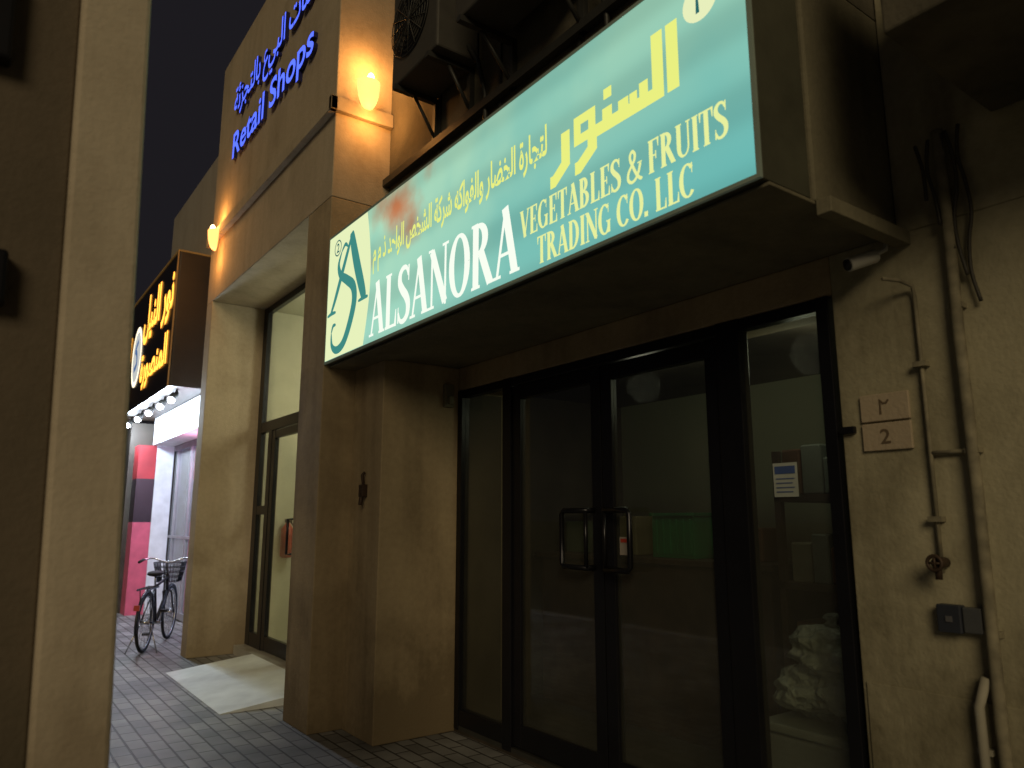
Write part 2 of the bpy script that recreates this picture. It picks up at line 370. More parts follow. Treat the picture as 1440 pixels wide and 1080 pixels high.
RED=M("red_paint",(.45,.05,.03),.35)
b=MB(); b.tube([(3.12,8.86,1.05),(3.12,8.86,1.07),(3.12,8.86,1.38),(3.12,8.86,1.42),(3.12,8.86,1.46)],[.05,.075,.075,.045,.02],14); b.obj("body",RED,fe)
b=MB(); b.box(3.09,3.17,8.84,8.88,1.46,1.5); b.tube([(3.15,8.86,1.48),(3.2,8.84,1.4),(3.19,8.84,1.2)],.01); b.obj("hose",BLK,fe)

# tower lettering (blue lit)
BLU=emis("blue_letter_light",(.09,.15,1.0),1.5); BLS=M("blue_letter_side",(.02,.02,.12),.5)
ls=thing("building_lettering","blue illuminated channel letters reading retail shops on beige wall","sign",(2.08,7,5.6))
for body,W,H,y,z,off,nm in (("Retail Shops",2.52,.42,8.36,5.50,.014,"english_lettering"),(shape("محلات البيع بالتجزئة"),2.75,.50,8.42,6.02,.010,"arabic_lettering")):
    l=MB(); font_text(l,body,W,H,plX(2.058,y,z),off); l.obj(nm,BLU,ls)
    l=MB(); font_text(l,body,W,H,plX(2.079,y,z),off,.020); l.obj("letter_side",BLS,ls)

# sconces
CER=M("sconce_shell",(.5,.28,.12),.6,emit=(1,.42,.12),es=2.2)
def sconce(c,nrm,r0=.10):
    s=thing("wall_sconce","orange glowing half bowl wall sconce on beige wall","wall lamp",c,"wall sconces on the facade")
    n=Vector(nrm); sd=Vector((-n.y,n.x,0)); C=Vector(c)
    vs=[];fs=[];K=12;R=8
    for i in range(R+1):
        ph=math.pi/2*i/R
        r=r0*math.cos(ph)**.8 if i<R else 0.004; z=-.24*math.sin(ph)
        for k in range(K+1):
            t=math.pi*k/K
            vs.append(C+n*(math.sin(t)*r)+sd*(math.cos(t)*r)+Vector((0,0,z)))
    for i in range(R):
        for k in range(K): fs.append((i*(K+1)+k,i*(K+1)+k+1,(i+1)*(K+1)+k+1,(i+1)*(K+1)+k))
    mb=MB(); mb.add(vs,fs,True); mb.obj("lamp_shade",CER,s)
    b=MB(); b.ball(C+n*.05+Vector((0,0,.02)),.03,.03,.05); b.obj("bulb",emis("warm_bulb",(1,.6,.25),14),s)
    for dz,e in ((.14,9),(-.36,6)):
        lamp("sconce_light",e,(1,.42,.10),s,C+n*.12+Vector((0,0,dz)))
sconce((2.35,5.29,5.10),(0,-1,0)); sconce((2.04,8.73,4.84),(-1,0,0))

# ---------------------------------------------------------------- main sign
SX=2.10; YL=5.345; LEN=3.92; ZB=2.665; SH=1.02
sg=thing("shop_sign","long illuminated teal and cream shop sign above glass doors","shop sign",(SX,3.4,ZB))
MB().box(SX+.012,SX+.30,YL-LEN,YL,ZB,ZB+SH).obj("sign_box",M("sign_box_metal",(.10,.10,.07),.5,.2,bump=.1),sg,.004)
fr=MB(); e=.016
fr.box(SX-.004,SX+.011,YL-LEN,YL,ZB,ZB+e);fr.box(SX-.004,SX+.011,YL-LEN,YL,ZB+SH-e,ZB+SH);fr.box(SX-.003,SX+.011,YL-e,YL,ZB+e,ZB+SH-e);fr.box(SX-.003,SX+.011,YL-LEN,YL-LEN+e,ZB+e,ZB+SH-e)
fr.obj("sign_frame",M("sign_frame",(.22,.25,.18),.5,emit=(.4,.5,.35),es=.05),sg)
m,N,L,B=newmat("teal_lightbox"); N.remove(B)
geo=N.new("ShaderNodeNewGeometry"); sx=N.new("ShaderNodeSeparateXYZ"); L.new(geo.outputs["Position"],sx.inputs[0])
def mrange(src,a,b,c,d):
    r=N.new("ShaderNodeMapRange"); r.interpolation_type='SMOOTHSTEP'
    for k,v in zip(("From Min","From Max","To Min","To Max"),(a,b,c,d)): r.inputs[k].default_value=v
    L.new(src,r.inputs["Value"]); return r.outputs[0]
def mth(op,a,b=None):
    n=N.new("ShaderNodeMath"); n.operation=op
    for i,x in enumerate((a,b)):
        if x is None: continue
        if isinstance(x,(int,float)): n.inputs[i].default_value=x
        else: L.new(x,n.inputs[i])
    return n.outputs[0]
def mix(f,a,b):
    n=N.new("ShaderNodeMix"); n.data_type='RGBA'
    if isinstance(f,(int,float)): n.inputs["Factor"].default_value=f
    else: L.new(f,n.inputs["Factor"])
    for k,x in (("A",a),("B",b)):
        if isinstance(x,tuple): n.inputs[k].default_value=(*x,1)
        else: L.new(x,n.inputs[k])
    return n.outputs["Result"]
yz=mrange(sx.outputs["Y"],1.6,4.9,0,1)
nn=N.new("ShaderNodeTexNoise"); nn.inputs["Scale"].default_value=1.3; nn.inputs["Detail"].default_value=3; L.new(geo.outputs["Position"],nn.inputs["Vector"])
base=mix(yz,(.13,.42,.39),(.33,.62,.48))
zz=mrange(sx.outputs["Z"],ZB,ZB+SH,0,1)
base=mix(mth('MULTIPLY',zz,.5),base,(.44,.66,.42))
base=mix(mrange(nn.outputs["Fac"],.4,.7,0,.5),base,(.13,.42,.38))
n2=N.new("ShaderNodeTexNoise"); n2.inputs["Scale"].default_value=5; n2.inputs["Detail"].default_value=7; L.new(geo.outputs["Position"],n2.inputs["Vector"])
for yy,zp,r0,am in ((4.18,.88,.42,.95),(3.98,.70,.34,.75),(4.75,1.0,.30,.6),(4.45,.97,.32,.65),(3.75,1.0,.25,.45),(4.62,.62,.24,.4)):
    vd=N.new("ShaderNodeVectorMath"); vd.operation='DISTANCE'; L.new(geo.outputs["Position"],vd.inputs[0]); vd.inputs[1].default_value=(SX,yy,ZB+zp)
    dd=mth('ADD',vd.outputs["Value"],mth('MULTIPLY',n2.outputs["Fac"],.26))
    base=mix(mrange(dd,.12,r0,am,0),base,(.48,.15,.055))
wv=mth('SINE',mth('MULTIPLY',sx.outputs["Z"],18.5)); 
em=N.new("ShaderNodeEmission"); L.new(base,em.inputs[0]); L.new(mrange(wv,-1,1,.94,1.14),em.inputs[1])
L.new(em.outputs[0],N["Material Output"].inputs[0]); TEAL=m
MB().box(SX,SX+.01,YL-LEN+e,YL-e,ZB+e,ZB+SH-e).obj("sign_face",TEAL,sg)
cp=[(0.02,.02)]+[(.70+.085*math.sin(math.pi*(i/16)) ,.02+.98*i/16) for i in range(17)]+[(0.02,1.0)]
mb=MB(); P=plX(SX-.003,YL,ZB); mb.add([P(a,b) for a,b in cp],[tuple(range(len(cp)))]); mb.obj("sign_face",emis("cream_light",(.76,.84,.48),1.05),sg)
YEL=emis("yellow_light",(.82,.87,.22),1.0); WHT=emis("white_light",(.90,.96,.84),1.05); YE2=emis("pale_yellow_light",(.80,.87,.34),1.0); DT=emis("dark_teal_print",(.02,.13,.13),1.0)
l=MB(); serif_text(l,"ALSANORA",1.72,.375,plX(SX-.004,2.165*SX,1.5+.580*SX),1.05); l.obj("english_lettering",WHT,sg)
l=MB(); serif_text(l,"VEGETABLES & FRUITS",1.27,.145,plX(SX-.004,1.34*SX,1.5+.655*SX),1.05); l.obj("english_lettering",YE2,sg)
l=MB(); serif_text(l,"TRADING CO. LLC",.97,.14,plX(SX-.004,1.275*SX,1.5+.573*SX),1.05); l.obj("english_lettering",YE2,sg)
l=MB(); W=.062; P=plX(SX-.004,1.225*SX,1.5+.80*SX)
def rb(p,w=W): ribbon(l,p,w,P)
rb([(.0,-.10),(.03,-.10),(.115,-.04),(.115,.12)])
rb([(.18,-.10),(.21,-.10),(.30,-.04),(.30,.045)])
rb([(.30,.035),(.20,.035),(.20,.13),(.30,.13),(.30,.01),(.30,.0)],.048)
rb([(.30,.028),(.64,.028)])
rb([(.40,.0),(.40,.11)]); l.box(SX-.005,SX-.004,1.225*SX-.43,1.225*SX-.38,1.5+.8*SX+.15,1.5+.8*SX+.20)
rb([(.50,.0),(.50,.10)]); rb([(.56,.0),(.56,.10)],.045); rb([(.62,.0),(.62,.12)],.05)
rb([(.60,.028),(.70,.028),(.70,.30)]); rb([(.78,.0),(.78,.30)])
l.obj("arabic_lettering",YEL,sg)
l=MB(); font_text(l,shape("لتجارة الخضار والفواكه شركة الشخص الواحد ذ م م"),1.93,.25,plX(SX-.004,2.155*SX,1.5+.79*SX),.024); l.obj("arabic_lettering",YEL,sg)
c=(.783*SX,1.5+.945*SX); mb=MB()
mb.add([(SX-.004,c[0]+.085*math.cos(2*math.pi*i/32),c[1]+.085*math.sin(2*math.pi*i/32)) for i in range(32)],[tuple(range(32))]); mb.obj("number_badge",emis("cream_badge",(.8,.86,.5),1),sg)
mb=MB(); ribbon(mb,[(-.01,-.05),(-.01,.05),(.0,.03),(.02,.03),(.03,.05)],.018,plX(SX-.007,c[0],c[1])); mb.obj("number_print",DT,sg)
cc=(2.455*SX,1.5+.975*SX); mb=MB(); ribbon(mb,arc(0,0,.06,.06,0,360,28),.010,plX(SX-.005,cc[0],cc[1])); font_text(mb,"2",.05,.075,plX(SX-.005,cc[0]+.025,cc[1]-.037),.015); mb.obj("number_print",DT,sg)
l=MB(); P=plX(SX-.006,YL,ZB); DTM=emis("teal_print",(.05,.25,.22),1.0)
def lg(pts,w0,w1,p=.8): 
    q=smooth(pts,6); n=len(q); ribbon(l,q,[w0+(w1-w0)*math.sin(math.pi*i/(n-1))**p for i in range(n)],P)
lg([(.46,.93),(.38,.80),(.27,.62),(.17,.46),(.10,.37)],.02,.055)
lg([(.44,.93),(.49,.80),(.57,.62),(.65,.46),(.70,.36)],.05,.105,.5)
lg([(.04,.365),(.12,.375),(.20,.37)],.014,.03)
lg([(.60,.36),(.69,.365),(.76,.36)],.014,.03)
lg([(.27,.83),(.22,.74),(.26,.65),(.38,.58),(.50,.50),(.53,.38),(.46,.22),(.36,.10),(.24,.07),(.15,.12),(.13,.22)],.012,.085)
lg([(.27,.83),(.33,.87),(.38,.84)],.012,.03)
lg([(.13,.22),(.16,.27),(.21,.27)],.012,.03)
l.obj("logo",DTM,sg)

# ---------------------------------------------------------------- air conditioners
ACB=M("ac_casing",(.07,.065,.055),.6,bump=.1); ACK=M("ac_grille",(.01,.01,.01),.5)
def ac(y0,y1,z0,h,x0):
    a=thing("air_conditioner","dark weathered outdoor air conditioner unit on wall bracket","air conditioner",(x0+.2,(y0+y1)/2,z0),"air conditioners above the sign")
    MB().box(x0,x0+.34,y0,y1,z0,z0+h).obj("casing",ACB,a,.015)
    cy=y0+(y1-y0)*.58; cz=z0+h*.5; R=min(h,.9,(y1-y0)*1.02)*.40
    g=MB(); 
    for k in range(1,8): g.ring((x0-.012,cy,cz),(1,0,0),R*k/7,.004,36,5)
    for k in range(8):
        t=math.pi*k/8; g.tube([(x0-.018,cy-R*math.cos(t),cz-R*math.sin(t)),(x0-.018,cy+R*math.cos(t),cz+R*math.sin(t))],.004,5)
    g.obj("fan_grille",DARKM,a)
    d=MB(); d.add([(x0-.003,cy+R*math.cos(2*math.pi*i/32),cz+R*math.sin(2*math.pi*i/32)) for i in range(32)],[tuple(range(32))])
    d.obj("fan_opening",ACK,a)
    for k in range(4):
        f=MB(); t=k*math.pi/2+.4
        f.add([(x0-.006,cy,cz),(x0-.008,cy+R*.85*math.cos(t),cz+R*.85*math.sin(t)),(x0-.006,cy+R*.85*math.cos(t+.8),cz+R*.85*math.sin(t+.8))],[(0,1,2)])
        f.obj("fan_blade",ACB,a)
    for yy in (y0+.08,y1-.1):
        b=MB(); b.box(x0-.02,2.6,yy,yy+.04,z0-.04,z0-.001); b.box(2.56,2.6,yy,yy+.04,z0-.35,z0-.04); b.tube([(x0+.15,yy+.02,z0-.03),(2.58,yy+.02,z0-.33)],.014,6)
        b.obj("bracket",DARKM,a)
    p=MB(); p.tube([(x0+.25,y0-.0,z0+.1),(x0+.28,y0-.08,z0-.05),(2.57,y0-.1,z0-.3),(2.57,y0-.12,3.7)],.018,8); p.obj("pipe",DARKM,a)
ac(3.95,4.62,4.66,.85,2.24); ac(2.75,3.62,4.60,.80,2.18)

# ---------------------------------------------------------------- right wall fittings
def pipe(name,label,paths,r,mat,cl):
    m=MB(); xs=paths[0][0]
    for p in paths: m.tube(p,r,12)
    for p in paths[:1]:
        for z in cl:
            y=p[0][1]; m.box(2.96,3.0,y-.025,y+.025,z-.01,z+.01)
    o=m.obj(name,mat,None,loc=(xs[0],xs[1],0)); tag(o,label,"pipe"); return o
pipe("wall_pipe","thick beige painted pipe running up stained wall",[[(2.965,1.205,0),(2.962,1.207,.8),(2.966,1.203,1.6),(2.965,1.206,2.2),(2.965,1.20,2.6),(2.965,1.205,3.02)]],.021,PIPE,(.4,1.1,1.75,2.3))
pipe("wall_pipe","thin beige painted pipe with horizontal branch on wall",[[(2.982,1.36,1.30),(2.98,1.358,1.9),(2.982,1.36,2.38),(2.97,1.36,2.42),(2.93,1.385,2.44),(2.86,1.42,2.445)],[(2.982,1.36,1.75),(2.982,1.2,1.75)]],.008,PIPE,(1.5,2.1))
pipe("wall_pipe","white drain pipe near foot of wall",[[(2.955,1.27,0),(2.955,1.27,.85),(2.965,1.24,.95)]],.017,M("drain_pipe",(.33,.31,.24),.7),(.3,.7))
for k in range(5):
    m=MB(); y=1.13+.035*k; pts=[(2.975-.008*k,y+.014*math.sin(j*1.7+k*2.1),3.02-j*.12-.01*k) for j in range(7-k)]
    m.tube(smooth(pts,4),.007,6)
    tag(m.obj("wall_cable",M("black_cable",(.05,.045,.035),.6),None,loc=(2.97,y,2)),"thin dark cable hanging down stained wall","cable","cables beside the wall pipes")
v=thing("water_tap","old round handled valve on wall pipe","valve",(2.95,1.35,1.34))
BR=M("old_brass",(.07,.045,.03),.6,.4)
b=MB(); b.tube([(2.99,1.35,1.34),(2.92,1.35,1.34)],.02,10); b.tube([(2.93,1.35,1.34),(2.93,1.35,1.28)],.013,8); b.obj("valve_body",BR,v)
b=MB(); b.ring((2.905,1.35,1.34),(1,0,0),.026,.007,20,6); b.tube([(2.905,1.32,1.34),(2.905,1.38,1.34)],.005,6); b.tube([(2.905,1.35,1.31),(2.905,1.35,1.37)],.005,6); b.obj("handle",BR,v)
s=thing("socket_box","grey blue electrical socket box on stained wall","socket",(2.97,1.3,1.14))
MB().box(2.955,3.0,1.30,1.385,1.09,1.19).obj("box",M("socket_dark",(.03,.035,.05),.5),s,.005)
MB().box(2.96,3.0,1.232,1.297,1.095,1.185).obj("cover",M("socket_grey",(.08,.085,.09),.5),s,.005)
b=MB(); b.box(2.95,2.955,1.33,1.352,1.13,1.15); b.obj("switch",M("switch_grey",(.12,.12,.13),.5),s)
s=MB().box(2.975,3.0,1.655,1.72,1.855,1.885).obj("cable_junction",BLK,None,.004,loc=(2.98,1.69,1.85)); tag(s,"small black junction block beside door frame","junction box")
PLM=plaster("plate_paint",(.46,.38,.27),(.32,.25,.17),.3,False); PRN=M("plate_print",(.14,.10,.06),.6)
for z,ch in ((1.895,"٢"),(1.775,"2")):
    p=thing("number_plate","beige door number plate "+("with arabic numeral" if ch!="2" else "with numeral two")+" on wall","number plate",(2.99,1.52,z),"door number plates")
    MB().box(2.985,3.0,1.425,1.625,z,z+.112).obj("plate",PLM,p,.003)
    q=MB()
    if ch=="2": font_text(q,"2",.042,.06,plX(2.9835,1.55,z+.026),.012)
    else: ribbon(q,[(.0,.0),(.0,.058),(.012,.045),(.025,.045),(.035,.058)],.009,plX(2.9835,1.54,z+.026))
    q.obj("number_print",PRN,p)
c=thing("security_camera","small white bullet security camera under canopy corner","security camera",(2.93,1.44,2.6))
b=MB(); b.tube([(2.83,1.54,2.53),(2.94,1.48,2.575)],[.030,.030],14); b.obj("body",WHITE,c,.003)
b=MB(); b.tube([(2.825,1.543,2.528),(2.83,1.54,2.53)],[.024,.024],14); b.obj("lens",ACK,c)
b=MB(); b.tube([(2.93,1.48,2.575),(2.97,1.45,2.60),(2.97,1.44,2.657)],.01,8); b.tube([(2.97,1.44,2.645),(2.97,1.44,2.659)],.03,12); b.obj("bracket",WHITE,c)
s=MB(); s.box(2.86,2.94,4.80,4.839,2.34,2.52); s.box(2.88,2.92,4.77,4.80,2.36,2.42); s=s.obj("bell_box",CAN,None,.006,loc=(2.9,4.83,2.3)); tag(s,"small beige box fixed high on doorway pier","wall box")
s=MB(); s.box(2.32,2.36,5.05,5.12,1.66,1.75); s.tube([(2.34,5.085,1.75),(2.33,5.085,1.82),(2.35,5.085,1.84)],.012,8); s.tube([(2.33,5.085,1.66),(2.32,5.085,1.6)],.016,8)
s=s.obj("wall_hook",BR,None,.004,loc=(2.35,5.08,1.6)); tag(s,"small rusty metal hook fixture on beige pier","wall fixture")

# ---------------------------------------------------------------- inside shop
nt=thing("paper_notice","white paper notice taped inside sidelight window","notice",(3.028,2.02,1.7))
mb=MB()
ya,yb,za,zb=2.09,1.965,1.755,1.60
mb.box(3.024,3.026,yb,ya,zb,za); mb.obj("paper",M("paper",(.38,.42,.38),.8),nt)
q=MB(); q.box(3.0215,3.023,yb+.01,ya-.01,za-.05,za-.015); q.obj("print",M("blue_print",(.05,.09,.25),.7),nt)
q=MB()
for k in range(4): q.box(3.0215,3.023,yb+.015+.01*(k%2),ya-.015,za-.075-.02*k,za-.07-.02*k)
q.obj("print_lines",M("blue_print_b",(.08,.12,.25),.7),nt)
nt=thing("paper_notice","small white and red notice stuck on glass door","notice",(3.028,3,1.4))
ya,yb,za,zb=3.12,3.035,1.40,1.30
MB().box(3.024,3.026,yb,ya,zb,za).obj("paper",M("paper_b",(.32,.28,.24),.8),nt)
q=MB(); q.box(3.0215,3.023,yb+.01,ya-.01,za-.03,za-.01); q.obj("print",RED,nt)
ct=thing("shop_counter","added dark wooden counter inside unlit shop","counter",(4.5,4,0))  # dark counter added in place of the dark street reflected low in the glass
CW=M("dark_wood",(.06,.035,.025),.5,var=.4)
MB().box(4.1,4.8,2.9,5.2,.02,1.18).obj("cabinet",CW,ct,.01); MB().box(4.05,4.85,2.85,5.25,1.18,1.22).obj("counter_top",CW,ct,.005)
gb=thing("plastic_crate","green plastic crate standing on dark counter","crate",(4.4,3.75,1.22))
GRN=M("green_plastic",(.03,.22,.08),.5)
b=MB()
b.box(4.2,4.5,3.58,3.98,1.221,1.24)
b.box(4.2,4.215,3.58,3.98,1.24,1.52);b.box(4.485,4.5,3.58,3.98,1.24,1.52);b.box(4.215,4.485,3.58,3.595,1.24,1.52);b.box(4.215,4.485,3.965,3.98,1.24,1.52)
for k in range(6): b.box(4.19,4.2,3.6+k*.065,3.62+k*.065,1.25,1.5)
b.obj("crate_body",GRN,gb,.003); b=MB(); b.box(4.185,4.515,3.565,3.995,1.52,1.545); b.obj("rim",GRN,gb,.003)
cols=[(.25,.2,.1),(.12,.05,.03),(.2,.22,.2),(.08,.12,.07),(.3,.27,.2)]
gm=[M("goods_%s"%n,c,.6) for n,c in zip(("tan","maroon","grey","olive","cream"),cols)]
for y,wd_,h,mi in ((3.05,.18,.22,1),(3.3,.16,.14,4),(4.2,.22,.3,0),(4.5,.2,.18,2),(4.8,.25,.26,3)):
    o=MB().box(4.25,4.5,y,y+wd_,1.222,1.222+h).obj("carton",gm[mi],None,.01,loc=(4.37,y+wd_/2,1.222)); tag(o,"small carton standing on dark shop counter","box","cartons on the counter")
sh=thing("shop_shelf","dark shelving unit with goods inside shop","shelf",(4.4,2.5,0))
b=MB()
for z in (.6,1.1,1.6): b.box(3.9,5.1,2.2,2.7,z,z+.04)
for x in (3.9,5.06): b.box(x,x+.04,2.2,2.24,.02,1.9); b.box(x,x+.04,2.66,2.7,.02,1.9)
b.obj("frame",CW,sh)
for z in (.64,1.14,1.64):
    y=2.24
    while y<2.6:
        ww=random.uniform(.10,.16); h=random.uniform(.14,.30)
        o=MB().box(3.92,4.2,y,y+ww,z,z+h).obj("carton",random.choice(gm),None,.01,loc=(4.06,y+ww/2,z)); tag(o,"small carton standing on dark shop shelf","box","cartons on the shelf"); y+=ww+.01
    x=4.3
    while x<4.95:
        ww=random.uniform(.12,.25); h=random.uniform(.14,.30)
        o=MB().box(x,x+ww,2.24,2.5,z,z+h).obj("carton",random.choice(gm),None,.01,loc=(x+ww/2,2.37,z)); tag(o,"small carton standing on dark shop shelf","box","cartons on the shelf"); x+=ww+.03
o=thing("storage_box","grey storage box with lid behind window","box",(3.5,2.1,0))
MB().box(3.18,3.62,1.84,2.34,.02,.52).obj("box_body",M("box_grey",(.22,.22,.21),.5),o,.02); MB().box(3.16,3.64,1.82,2.36,.52,.56).obj("lid",M("lid_grey",(.28,.28,.26),.5),o,.01)
m,N,L,B=newmat("plastic_bag"); B.inputs["Base Color"].default_value=(.55,.57,.52,1); B.inputs["Roughness"].default_value=.22; B.inputs["Alpha"].default_value=.72
geo=N.new("ShaderNodeNewGeometry"); vo=N.new("ShaderNodeTexVoronoi"); vo.inputs["Scale"].default_value=22
n3=N.new("ShaderNodeTexNoise"); n3.inputs["Scale"].default_value=9; n3.inputs["Detail"].default_value=6; n3.inputs["Distortion"].default_value=3
L.new(geo.outputs["Position"],vo.inputs["Vector"]); L.new(geo.outputs["Position"],n3.inputs["Vector"])
a1=N.new("ShaderNodeMath"); a1.operation='ADD'; L.new(vo.outputs["Distance"],a1.inputs[0]); L.new(n3.outputs["Fac"],a1.inputs[1])
bp=N.new("ShaderNodeBump"); bp.inputs["Strength"].default_value=1; bp.inputs["Distance"].default_value=.025; L.new(a1.outputs[0],bp.inputs["Height"]); L.new(bp.outputs[0],B.inputs["Normal"])
BAG=m
for (x,y,z,r) in ((3.40,2.20,.69,.15),(3.42,1.98,.71,.17),(3.40,2.09,.88,.16)):
    m=MB(); m.ball((x,y,z),r*1.2,r*1.25,r*.8,48,30,.30,2.4)
    m.tube([(x,y,z+r*.7),(x+.02,y,z+r*.85),(x+.03,y+.01,z+r*.98)],[.03,.02,.04],10)
    tag(m.obj("plastic_bag",BAG,None,loc=(x,y,z-r*.8)),"crumpled translucent plastic bag behind shop window","plastic bag","plastic bags in the window")
lt=thing("added_tube_lamp","added dim tube brightening the shop interior","added ceiling lamp",(3.5,3.2,2.55))  # tube lamp added to brighten the interior
b=MB(); b.tube([(3.5,2.6,2.565),(3.5,3.8,2.565)],.014,10); b.obj("tube",emis("dim_tube",(.95,1,.75),.6),lt)
MB().box(3.46,3.54,2.58,3.82,2.58,2.6).obj("fitting",WHITE,lt)
for y,e_ in ((2.3,3.6),(3.6,2.6)): lamp("interior_fill_light",e_,(1,1,.72),lt,(3.75,y,2.42),.12)  # added point lamps fill the interior with light, set apart from the tube

# ---------------------------------------------------------------- foreground column
lean=lambda p:(p[0]+.010-.034*(p[2]-1.5),p[1],p[2])
cl=thing("arcade_column","beige plastered column with darker recessed strip beside pavement","column",(.2,2.3,0))
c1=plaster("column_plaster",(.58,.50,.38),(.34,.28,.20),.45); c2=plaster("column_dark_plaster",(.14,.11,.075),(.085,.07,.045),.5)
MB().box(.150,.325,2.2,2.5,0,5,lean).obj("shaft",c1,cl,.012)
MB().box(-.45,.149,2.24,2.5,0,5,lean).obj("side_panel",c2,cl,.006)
for z0,z1,x1 in ((2.68,2.95,0),(2.03,2.17,.03)):
    b=MB(); b.box(-.25,x1,2.18,2.24,z0,z1,lean); b.obj("bracket",BLK,cl,.01)

# ---------------------------------------------------------------- entrance ramp
m=MB(); m.add([(1.76,6.3,.004),(2.6,6.3,.098),(2.6,8.25,.098),(1.76,8.25,.004),(1.76,6.3,-.01),(2.6,6.3,-.01),(2.6,8.25,-.01),(1.76,8.25,-.01)],[(0,1,2,3),(4,5,1,0),(7,3,2,6),(4,0,3,7),(1,5,6,2)])
o=m.obj("entrance_ramp",M("ramp_stone",(.70,.75,.78),.6,var=.14,scale=4,bump=.1),None,loc=(2.2,7.2,0)); tag(o,"pale smooth ramp slab leading to glass entrance","ramp")

# ---------------------------------------------------------------- far shop
fb=thing("neighbour_building","pale building with brightly lit shopfront and red column","building",(3,11,0))
MB().box(2.3,5,9.202,12.8,4.96,6.45).obj("wall",plaster("neighbour_plaster",(.36,.33,.28),(.24,.21,.17),.3,False),fb)
MB().box(2.72,5,9.202,9.5,0,4.96).obj("pillar",plaster("pillar_pale",(.6,.5,.5),(.5,.4,.4),.2),fb)
MB().box(4.6,4.7,9.5,13.4,0,4.9).obj("interior_wall",M("glow_interior",(.75,.78,.85),.6,emit=(.6,.7,.9),es=1.0),fb)  # wall itself glows in place of light inside the shop
MB().box(2.74,4.6,9.5,13.4,3.2,3.3).obj("ceiling",M("bright_ceiling",(.8,.8,.8),.6),fb)
b=MB()
for y in (9.5,10.4,11.3,12.2,13.1): b.box(2.72,2.78,y,y+.05,.05,2.7)
b.box(2.722,2.778,9.5,13.4,2.62,2.7); b.box(2.722,2.778,9.5,13.4,.02,.12); b.box(2.722,2.778,9.5,13.4,1.2,1.24)
b.obj("window_frame",M("grey_frame",(.35,.36,.4),.4,.3),fb)
MB().box(2.745,2.75,9.5,13.4,.1,2.65).obj("window",glassmat("bright_glass",(.9,.92,1),.16),fb)
MB().box(2.38,2.72,9.3,13.4,2.7,3.15).obj("fascia",M("white_fascia",(.7,.7,.72),.5),fb,.01)
MB().box(2.45,2.72,13.4,13.8,0,2.7).obj("door_reveal",M("white_reveal_glow",(.62,.64,.7),.5,emit=(.5,.6,.8),es=.12),fb,.01)  # faint glow put into the white reveal as light falling on it
b=MB(); b.box(2.18,2.448,13.4,13.8,2.15,2.7); b.obj("column_top",M("red_cladding",(.42,.03,.04),.4),fb)
b=MB(); b.box(2.18,2.448,13.4,13.8,1.45,2.15); b.obj("column_middle",M("dark_cladding",(.03,.02,.03),.4),fb)
b=MB(); b.box(2.18,2.448,13.4,13.8,0,1.45); b.obj("column_base",M("pink_cladding",(.62,.12,.2),.4),fb)
b=MB(); b.box(2.1,4,13.8,16,0,3.1); b.obj("back_wall",INTD,fb)
fs=thing("neon_shop_sign","black box sign with orange neon arabic lettering over shopfront","shop sign",(1.95,12,3.15))
MB().box(1.91,2.6,10.0,14.0,3.16,4.95).obj("sign_box",M("sign_brown",(.03,.02,.013),.5,bump=.2),fs,.01)
MB().box(1.895,1.91,10.0,14.0,3.16,4.95).obj("sign_face",M("sign_black",(.008,.006,.006),.4),fs)
b=MB(); b.box(1.88,2.6,10,14,4.951,4.975); b.obj("sign_edge",M("brown_edge",(.25,.16,.06),.5,emit=(.5,.25,.05),es=.08),fs)
b=MB(); b.box(1.88,1.895,10.0,10.03,3.16,4.95); b.obj("sign_edge",M("brown_edge_b",(.25,.16,.06),.5,emit=(.5,.2,.05),es=.12),fs)
ORG=emis("orange_neon",(1,.40,.05),3.0)
l=MB(); font_text(l,shape("نور النيل"),2.0,.74,plX(1.885,12.12,4.06),.03); l.obj("arabic_lettering",ORG,fs)
l=MB(); font_text(l,shape("المنصورة"),1.85,.58,plX(1.885,12.1,3.36),.03); l.obj("arabic_lettering",ORG,fs)
OP=emis("orange_panel",(1,.42,.05),2.0)
l=MB(); l.box(1.88,1.885,13.1,13.75,4.0,4.4); l.obj("orange_panel",OP,fs)
l=MB(); l.box(1.88,1.885,13.2,13.75,3.38,3.6); l.obj("orange_panel",OP,fs)
l=MB(); P=plX(1.886,12.55,3.98); ribbon(l,arc(0,0,.36,.44,0,360,30),.08,P); l.obj("logo_ring",emis("ring_white",(1,.85,.6),1.8),fs)
l=MB(); l.add([P(.32*math.cos(2*math.pi*i/24),.40*math.sin(2*math.pi*i/24)) for i in range(24)],[tuple(range(24))]); l.obj("logo_disc",emis("disc_pale",(.6,.62,.6),.9),fs)
l=MB(); P=plX(1.882,12.55,3.98); ribbon(l,smooth([(-.12,-.2),(.08,-.12),(.02,.05),(-.1,.12),(.1,.24)],5),.09,P); l.obj("logo_mark",emis("mark_blue",(.08,.16,.35),.9),fs)
for i,y in enumerate((10.25,10.95,11.75,12.6,13.5)):
    s=thing("spotlight","small bright white spotlight under box sign","spotlight",(2.05,y,3.1),"spotlights under the neon sign")
    b=MB(); b.tube([(2.05,y,3.16),(2.05,y,3.1),(2.03,y,3.09),(1.99,y-.02,3.03)],[.012,.03,.045,.055],10); b.obj("housing",DARKM,s)
    b=MB(); b.ball((1.985,y-.025,3.015),.045,.045,.045,12,8); b.obj("bulb",emis("cool_bulb",(.8,.88,1),25),s)
    lamp("spot_light",48,(.70,.84,1),s,(1.97,y-.04,2.9),.06)
lamp("pink_light",24,(1,.35,.6),fb,(2.5,11.0,2.3),.1)

